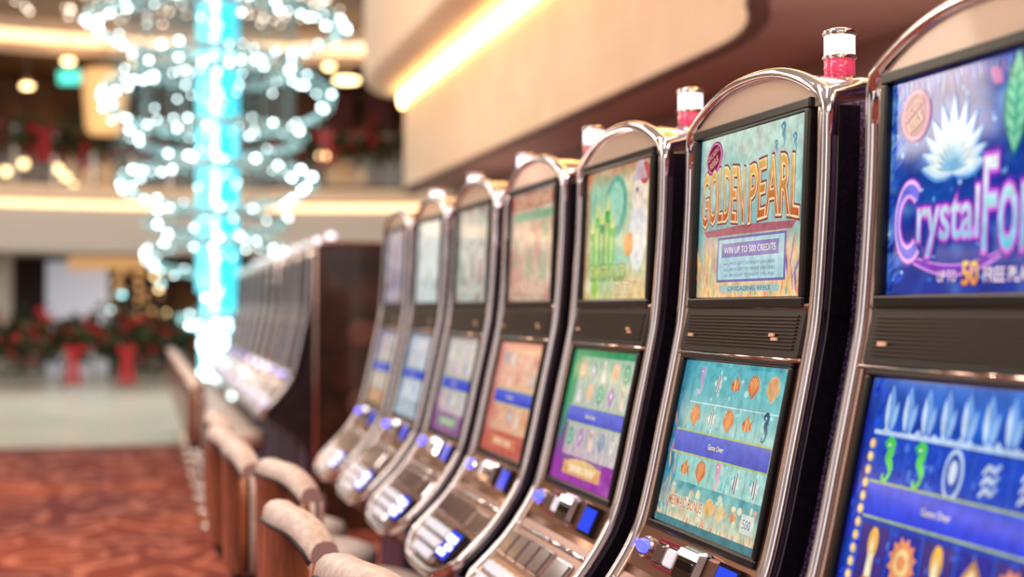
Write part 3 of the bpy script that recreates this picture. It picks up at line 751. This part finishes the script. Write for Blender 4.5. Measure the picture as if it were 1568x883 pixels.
b=MB(); p0=at(70,400,29.9); d=Vector((math.cos(TH),-math.sin(TH),0)); nr=Vector((-math.sin(TH),-math.cos(TH),0)); vs=[]
for i in range(81):
    t=i/80*1.32; q=p0+d*t+nr*(.05*math.sin(i*.9)); vs+=[(q.x,q.y,0.02),(q.x,q.y,p0.z)]
b.add(vs,[(2*i,2*i+2,2*i+3,2*i+1) for i in range(80)],'curtain',True); ob('window_curtain',b)
b=MB()
for i in range(40):
    x=168+R()*90; y=415+R()*75; p=at(x,y,29.8); b.ball(p,.04+R()*.03,('warm','cbokeh','red','lantern')[i%4] if R()<.4 else 'amber')
ob('shop_display_goods',b)
b=MB(); p=at(160,155,27.2); 
prof=[(.30,-.62),(.36,-.5),(.40,0),(.43,.5),(.38,.6),(.30,.62)]
b.lathe(p,prof,'lantern',16); b.tube([tuple(p+Vector((0,0,.62))),(p.x,p.y,Zc0+.3)],.02,.02,'steel')
ob('paper_lantern',b)
b=MB(); panel(b,90,122,108,128,27.8,'exit',.08); p=at(106,108,27.8); b.tube([tuple(p),(p.x,p.y,Zc0+.3)],.015,.015,'steel'); ob('exit_sign',b)
for x,y,s in((530,122,.22),(503,101,.10),(40,131,.10),(103,93,.10),(205,96,.08),(495,238,.10)): 
    b=MB(); p=at(x,y,27.5); b.lathe((p.x,p.y,p.z-.03),[(s,0),(s*1.1,.05),(s*.9,.06)],'warm',14)
    b.tube([(p.x,p.y,p.z+.03),(p.x,p.y,Zc0+.5)],.012,.012,'steel')
    ob('pendant_lamp',b)
for i,(x0,x1,y0,y1) in enumerate(((80,112,238,272),(66,96,280,300),(150,176,240,300),(500,560,240,285),(120,140,255,290))):
    b=MB(); panel(b,x0,x1,y0,min(y1,288),31.2,'amber'); ob('window_%d'%(i+1),b)  # glowing amber panels standing in for lit shop display cases
for x,y in((8,262),(35,250),(88,258),(100,272),(112,286),(495,240)):
    b=MB(); p=at(x,y,30.0); b.ball(p,.10,'warm'); b.tube([tuple(p),(p.x,p.y,Zc0)],.01,.01,'steel',5); ob('globe_lamp',b)
for x,y in((128,214),(143,217)):
    b=MB(); p=at(x,y,28.6); b.ball(p,.07,'cbokeh'); b.tube([tuple(p),(p.x,p.y,Zc0)],.01,.01,'steel',5); ob('globe_lamp',b)
b=MB()
for i in range(170):
    a=math.radians(-20+34*R()); r=6+7.5*R(); b.ball((CX+r*math.sin(a),CY+r*math.cos(a),Zc0+.60),.018+R()*.012,'star')
ob('ceiling_starlights',b)
for x0,x1 in((40,90),(480,540),(560,600)):
    b=MB(); panel(b,x0,x1,140,286,31.3,'drape'); ob('wall_drape',b)

def railing(r,z,name,a0,a1):
    b=MB(); A=arc(r,a0,a1,50)
    b.tube([(x,y,z+1.08) for x,y in A],.03,.03,'steel',8,up=Vector((0,0,1)))
    b.tube([(x,y,z+.08) for x,y in A],.02,.02,'steel',6,up=Vector((0,0,1)))
    wallstrip(b,A,z+.10,z+1.02,'glass')
    for i in range(0,51,3): b.box((A[i][0],A[i][1],z+.54),(.05,.05,1.08),'steel')
    ob(name,b)
    g=MB()
    for k in range(6500):
        t=R(); i=t*50; ii=min(int(i),49); fx=i-ii
        x=A[ii][0]*(1-fx)+A[ii+1][0]*fx; y=A[ii][1]*(1-fx)+A[ii+1][1]*fx
        sw=.18*abs(math.sin(i*1.3)); zz=z+.98-sw+random.gauss(0,.17); x+=random.gauss(0,.08);y+=random.gauss(0,.08)
        s=.05+R()*.08; v1=Vector((random.gauss(0,1),random.gauss(0,1),random.gauss(0,1))).normalized()*s; v2=v1.cross(Vector((R()-.5,R()-.5,R()-.5))).normalized()*s*.6
        c=Vector((x,y,zz)); g.add([c-v1,c+v2,c+v1,c-v2],[(0,1,2,3)],'red' if (math.sin(i*4.1)>(.72 if z<1 else .4) and R()<.6) else 'green')
    ob('poinsettia_garland',g)
railing(11,0,'balcony_railing',-32,12)
railing(13.9,Zb1,'balcony_railing',-28,22)
def bow(p,k=.55):
    b=MB(); n=Vector((-math.sin(TH),-math.cos(TH),0))*.1
    Mx=Matrix(((math.cos(TH),0,-math.sin(TH),p.x+n.x),(-math.sin(TH),0,-math.cos(TH),p.y+n.y),(0,1,0,p.z),(0,0,0,1)))
    for s in(-1,1):
        b.ext(Mx,[(s*.03*k,0),(s*.22*k,.14*k),(s*.28*k,0),(s*.22*k,-.12*k)],0,.05,'red')
        b.ext(Mx,[(0,0),(s*.10*k,0),(s*.26*k,-1.15*k),(s*.06*k,-1.05*k)],0,.04,'red')
    ob('ribbon_bow',b)
for x in(116,198): bow(at(x,534,24.3),.55)
bow(at(70,200,27.2)); bow(at(500,205,27.0))

# ---------------------------------------------------------------- chandelier
ce=empty('crystal_chandelier',(.89,17.3,0))
b=MB(); hoops=MB()
RG=[(4.74,1.46,.05,1),(3.86,1.30,.19,1.1),(2.86,1.08,.17,1.1),(2.0,.80,.22,1.1),(1.25,.38,.15,1),(3.42,.98,.10,.5),(4.28,.95,.10,.35),(2.42,.8,.1,.3)]
for z,r,tl,dens in RG:
    n=int(82*max(r,.6)*dens)
    for row in range(3):
        for i in range(n):
            a=2*math.pi*(i+R()*.9)/n; rj=r-.06+.06*row+random.gauss(0,.014)
            x=rj*math.cos(a);y=rj*math.sin(a); zz=z-tl*y+random.gauss(0,.022)+.035*(row-1)
            bright=R()<(.27)
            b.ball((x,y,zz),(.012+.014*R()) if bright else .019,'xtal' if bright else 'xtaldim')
    hoops.tube([(r*math.cos(a*math.pi/24),r*math.sin(a*math.pi/24),z-tl*r*math.sin(a*math.pi/24)) for a in range(48)],.05,.035,'string',6,closed=True,up=Vector((0,0,1)))
ob('crystal_rings',b,ce); ob('ring_hoops',hoops,ce)
b=MB()
for i in range(100):
    a=R()*2*math.pi; r=.35+1.15*R(); b.tube([(r*math.cos(a),r*math.sin(a),2.0+R()*1.5+(r-.5)*1.2),(r*math.cos(a),r*math.sin(a),Zc0+.6)],.004,.004,'string',4,cap=False)
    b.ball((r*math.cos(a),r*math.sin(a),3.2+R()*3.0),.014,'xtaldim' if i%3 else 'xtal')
ob('suspension_strings',b,ce)
b=MB()
for i in range(16):
    x=-.235+.47*i/15; y=.06*math.cos(i*1.7)
    mat='whitetube' if i in(6,7) else ('cyan2' if i<7 else 'cyan')
    b.tube([(x,y,1.25 if 1<i<15 else 1.6),(x,y,Zc0+.6)],.0165,.0165,mat,8)
for i in range(8):
    b.tube([(-.19+.05*i,.12,.45+.04*abs(i-3.5)),(-.19+.05*i,.12,1.4)],.018,.018,'whitetube' if i in(2,3,4) else 'cyan2',8)
ob('light_column',b,ce)
b=MB()
for i in range(170):
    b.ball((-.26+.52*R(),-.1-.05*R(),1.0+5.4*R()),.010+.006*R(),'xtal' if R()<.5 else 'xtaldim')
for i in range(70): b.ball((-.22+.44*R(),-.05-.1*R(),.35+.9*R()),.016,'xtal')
ob('column_crystals',b,ce)
b=MB(); b.lathe((0,0,0),[(1.3,Zc0+.60),(1.3,Zc0+.615)],'steel',40); b.lathe((0,0,0),[(.02,.30),(.12,.34),(.2,.42),(.22,.46)],'steel',20)
ob('canopy_and_finial',b,ce)

# ---------------------------------------------------------------- lights
def area(name,loc,tgt,sx,sy,en,col):
    l=bpy.data.lights.new(name,'AREA'); l.shape='RECTANGLE'; l.size=sx; l.size_y=sy; l.energy=en; l.color=col
    o=bpy.data.objects.new(name,l); o.location=loc; d=Vector(tgt)-Vector(loc); o.rotation_euler=d.to_track_quat('-Z','Y').to_euler(); scene.collection.objects.link(o)
area('added_fill_aisle',(-2.2,3.0,5.2),(1.0,4,1.0),.8,6,125,(1,.95,.9))  # unseen area light added above the aisle to light the machines
area('added_fill_row',(-.2,-2.2,3.6),(1.2,3.5,1.2),2.0,.5,75,(1,.93,.90))  # unseen area light added behind the camera to lift the machine row
area('unseen_light_mid',(-1.5,10.5,6.0),(0,11,0),4,5,150,(1,.9,.82))  # overhead area light, out of view and without a fixture
area('added_fill_bulkhead',(-3.5,10.5,5.6),(2.8,11.5,3.8),2,5,230,(1,.84,.66))  # added area light, aimed sideways to brighten the bulkhead shelf and fascia
area('added_fill_far_floor',(-1.0,21,6.3),(-1,21.5,0),6,5,430,(1,.95,.9))  # area light added to brighten the pale tile floor
area('added_fill_far_balcony',(0,20,4.5),(0,29.5,3.0),6,2,150,(1,.90,.80))  # added area light turned towards the far balcony fascia
area('added_ceiling_fill_near',(2.3,4.5,1.5),(2.5,4.6,4),.3,7,42,(1,.84,.77))  # added upward light, hidden behind the machines, to brighten the low ceiling
area('added_ceiling_fill_far',(2.3,12.0,1.5),(2.5,12.1,4),.3,6,28,(1,.84,.77))  # second added upward light for the farther stretch of low ceiling
for i,y in enumerate((2.2,4.6,7.0)):
    l=bpy.data.lights.new('unseen_spot','SPOT'); l.energy=70; l.spot_size=1.6; l.color=(1,.9,.82); l.shadow_soft_size=.08  # spots over the aisle, unseen and without fixtures
    o=bpy.data.objects.new('unseen_spot',l); o.location=(-.4,y,5.0); scene.collection.objects.link(o)
w=bpy.data.worlds.new('world'); scene.world=w; w.use_nodes=True; nt=w.node_tree
bgn=nt.nodes['Background']; tc=nt.nodes.new('ShaderNodeTexCoord'); sx=nt.nodes.new('ShaderNodeSeparateXYZ')
nt.links.new(tc.outputs['Generated'],sx.inputs[0])
mr=nt.nodes.new('ShaderNodeMapRange'); mr.inputs[1].default_value=-1; mr.inputs[2].default_value=1
nt.links.new(sx.outputs['Z'],mr.inputs[0]); r=nt.nodes.new('ShaderNodeValToRGB'); e=r.color_ramp.elements
e[0].position=.3; e[0].color=lin((60,32,27)); e[1].position=1; e[1].color=lin((232,214,200))
for p,c in((.48,(66,46,44)),(.54,(96,76,74)),(.62,(232,214,202)),(.70,(150,126,116))):
    k=r.color_ramp.elements.new(p); k.color=lin(c)
nt.links.new(mr.outputs[0],r.inputs[0])
at2=nt.nodes.new('ShaderNodeMath'); at2.operation='ARCTAN2'; nt.links.new(sx.outputs['X'],at2.inputs[0]); nt.links.new(sx.outputs['Y'],at2.inputs[1])  # bright vertical bands added to the world for streaks on chrome rails
ml=nt.nodes.new('ShaderNodeMath'); ml.operation='MULTIPLY'; ml.inputs[1].default_value=7.0; nt.links.new(at2.outputs[0],ml.inputs[0])
sn=nt.nodes.new('ShaderNodeMath'); sn.operation='SINE'; nt.links.new(ml.outputs[0],sn.inputs[0])
sr=nt.nodes.new('ShaderNodeMapRange'); sr.inputs[1].default_value=.62; sr.inputs[2].default_value=.8; nt.links.new(sn.outputs[0],sr.inputs[0])
zr=nt.nodes.new('ShaderNodeValToRGB'); ee=zr.color_ramp.elements; ee[0].position=.44; ee[0].color=(0,0,0,1); ee[1].position=.49; ee[1].color=(1,1,1,1)
k=zr.color_ramp.elements.new(.60); k.color=(1,1,1,1); k=zr.color_ramp.elements.new(.64); k.color=(0,0,0,1)
nt.links.new(mr.outputs[0],zr.inputs[0])
mm=nt.nodes.new('ShaderNodeMath'); mm.operation='MULTIPLY'; nt.links.new(sr.outputs[0],mm.inputs[0]); nt.links.new(zr.outputs[0],mm.inputs[1])
mx=nt.nodes.new('ShaderNodeMix'); mx.data_type='RGBA'; nt.links.new(mm.outputs[0],mx.inputs[0]); nt.links.new(r.outputs[0],mx.inputs[6]); mx.inputs[7].default_value=(2.4,2.3,2.3,1)
nt.links.new(mx.outputs[2],bgn.inputs[0]); bgn.inputs[1].default_value=.72

# ---------------------------------------------------------------- camera
cd=bpy.data.cameras.new('camera'); cd.lens=50; cd.sensor_width=36; cd.clip_start=.05; cd.clip_end=200
cd.dof.use_dof=True; cd.dof.focus_distance=2.45; cd.dof.aperture_fstop=1.9
co=bpy.data.objects.new('camera',cd); co.location=(0,0,EYE); co.rotation_euler=(math.radians(90.75),0,-TH); scene.collection.objects.link(co)
scene.camera=co
